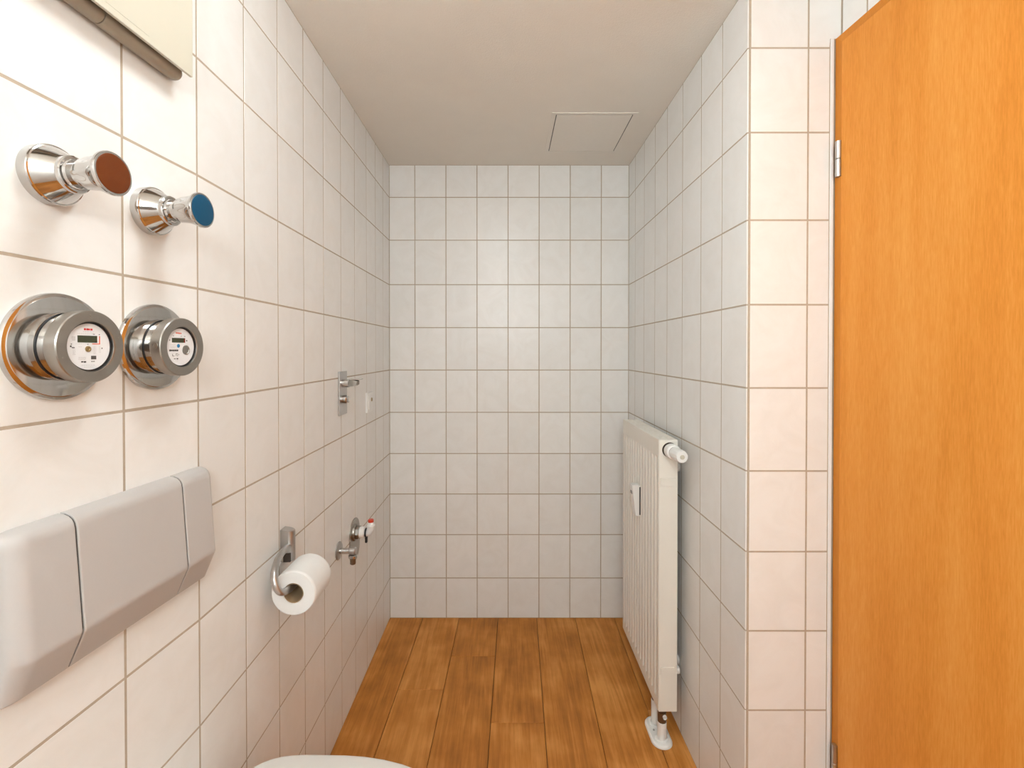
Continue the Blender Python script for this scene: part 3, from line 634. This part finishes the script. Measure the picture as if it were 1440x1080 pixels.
# connection pipes down to the floor
pipe_x = 0.5155
pp = lathe('pipe', 'whiteplastic', rad, [(0.006, 0.0130), (0.0900, 0.0130), (0.0915, 0.0105)], 'Z', 28, origin=(ox+pipe_x, oy+1.628, 0))
lathe('lockshield', 'bronze', rad, [(0.0890, 0.0112), (0.1165, 0.0112)], 'Z', 28, origin=(ox+pipe_x, oy+1.628, 0))
pq = lathe('pipe', 'whiteplastic', rad, [(0.006, 0.0150), (0.0660, 0.0150), (0.0675, 0.0130)], 'Z', 28, origin=(ox+pipe_x+0.002, oy+1.562, 0))
ls = lathe('lockshield', 'bronze', rad, [(0.0650, 0.0138), (0.1000, 0.0138), (0.1010, 0.0115), (0.1165, 0.0115)], 'Z', 28, origin=(ox+pipe_x+0.002, oy+1.562, 0))
lathe('bleed_nipple', 'whiteplastic', ls, [(-0.0125, 0.0068), (-0.0190, 0.0066), (-0.0190, 0.0038), (-0.0150, 0.0034), (-0.0150, 0.001)], 'Y', 24, origin=(ox+pipe_x+0.0065, oy+1.562, 0.0905))

# double floor rosette around the pipes
fr = thing('pipe_rosette', 'white oval double pipe rosette on the floor under the radiator', 'pipe cover', (pipe_x, 1.593, 0.0))
def stadium(hw, r, n=14):
    return [(r*math.cos(a), hw+r*math.sin(a)) for a in [PI*k/n for k in range(n+1)]] + [(r*math.cos(a), -hw+r*math.sin(a)) for a in [PI+PI*k/n for k in range(n+1)]]
bm = bmesh.new()
add_rings(bm, [[(x, y, z) for x, y in stadium(0.034, r)] for z, r in ((0.0003, 0.0345), (0.004, 0.0345), (0.008, 0.0320), (0.0095, 0.0285), (0.0095, 0.0265), (0.0080, 0.0250))])
bm_obj('oval_cover', bm, 'whiteplastic', fr, angle=40)
for yy in (-0.031, 0.035):
    lathe('collar', 'whiteplastic', fr, [(0.0075, 0.0205), (0.0115, 0.0200), (0.0125, 0.0185), (0.0125, 0.0155), (0.0075, 0.0155)], 'Z', 28, origin=(0.001, yy, 0), cap0=False, cap1=False)
lathe('screw', 'brushed', fr, [(0.0078, 0.0035), (0.0105, 0.0030), (0.0105, 0.001)], 'Z', 12, origin=(-0.014, 0.004, 0))

# heat cost allocator on the radiator front
ha = thing('heat_meter', 'small white heat meter box clipped to the ribbed radiator front', 'heat meter', (RX0, 1.7750, 0.7420), PI)
bm = bmesh.new()
add_rings(bm, [[(x, y, z) for x, y in ((0.0015, -0.0185), (d, -0.0175), (d+0.002, -0.0155), (d+0.002, 0.0155), (d, 0.0175), (0.0015, 0.0185))] for z, d in ((-0.0600, 0.012), (-0.0570, 0.016), (0.0500, 0.0285), (0.0540, 0.0265))])
bm_obj('case', bm, 'whiteplastic', ha, angle=40)
box('back_shell', 'seam', ha, -0.001, 0.0040, -0.0200, 0.0200, -0.0560, 0.0480, 0.001)
box('window', 'inkgrey', ha, 0.0240, 0.0300, -0.0100, 0.0100, 0.0200, 0.0300, 0.0005)

# ------------------------------------------------------------------ wall hung toilet (only the far rim of the lid shows)
TC = 0.7720; TZ = 0.480
to = thing('toilet', 'wall hung toilet with closed pale lid below the flush plate', 'toilet', (-0.575, TC, 0.0), -FLARE*0.4)
def seat_outline(scale=1.0, front=0.535, back=0.048, hw=0.1885, n=44):
    cx_ = 0.243; pts = []
    for k in range(n):
        a = 2*PI*k/n; c, s = math.cos(a), math.sin(a)
        if c >= 0: x = cx_ + (front-cx_)*c; y = hw*s
        else:
            e = 2/4.4; x = cx_ - (cx_-back)*abs(c)**e; y = hw*math.copysign(abs(s)**e, s)
        pts.append((cx_+(x-cx_)*scale, y*scale))
    return pts
def outline_loft(name, mat, secs):
    bm = bmesh.new(); add_rings(bm, [[(x, y, z) for x, y in seat_outline(s)] for z, s in secs]); return bm_obj(name, bm, mat, to, angle=50)
outline_loft('lid', 'lid', [(TZ-0.0165, 0.985), (TZ-0.0150, 0.996), (TZ-0.0080, 1.0), (TZ-0.0040, 0.994), (TZ-0.0015, 0.980), (TZ+0.0005, 0.95), (TZ+0.0040, 0.80), (TZ+0.0070, 0.50), (TZ+0.0080, 0.10)])
outline_loft('seat', 'ceramic', [(TZ-0.036, 0.965), (TZ-0.034, 0.985), (TZ-0.022, 0.992), (TZ-0.018, 0.978)])
bm = bmesh.new()
secs = [(TZ-0.037, 0.97, 0.0), (TZ-0.055, 0.985, 0.0), (TZ-0.085, 0.96, -0.01), (TZ-0.16, 0.86, -0.04), (TZ-0.24, 0.70, -0.085), (TZ-0.31, 0.52, -0.120), (TZ-0.345, 0.40, -0.135), (TZ-0.355, 0.32, -0.140)]
add_rings(bm, [[(max(0.006, x+dx), y, z) for x, y in seat_outline(s, back=0.012)] for z, s, dx in secs])
bm_obj('bowl', bm, 'ceramic', to, angle=60)
for yy in (-0.078, 0.078):
    lathe('lid_hinge', 'brushed', to, [(yy-0.02, 0.008), (yy-0.018, 0.010), (yy+0.018, 0.010), (yy+0.02, 0.008)], 'Y', 20, origin=(0.038, 0, TZ-0.024))
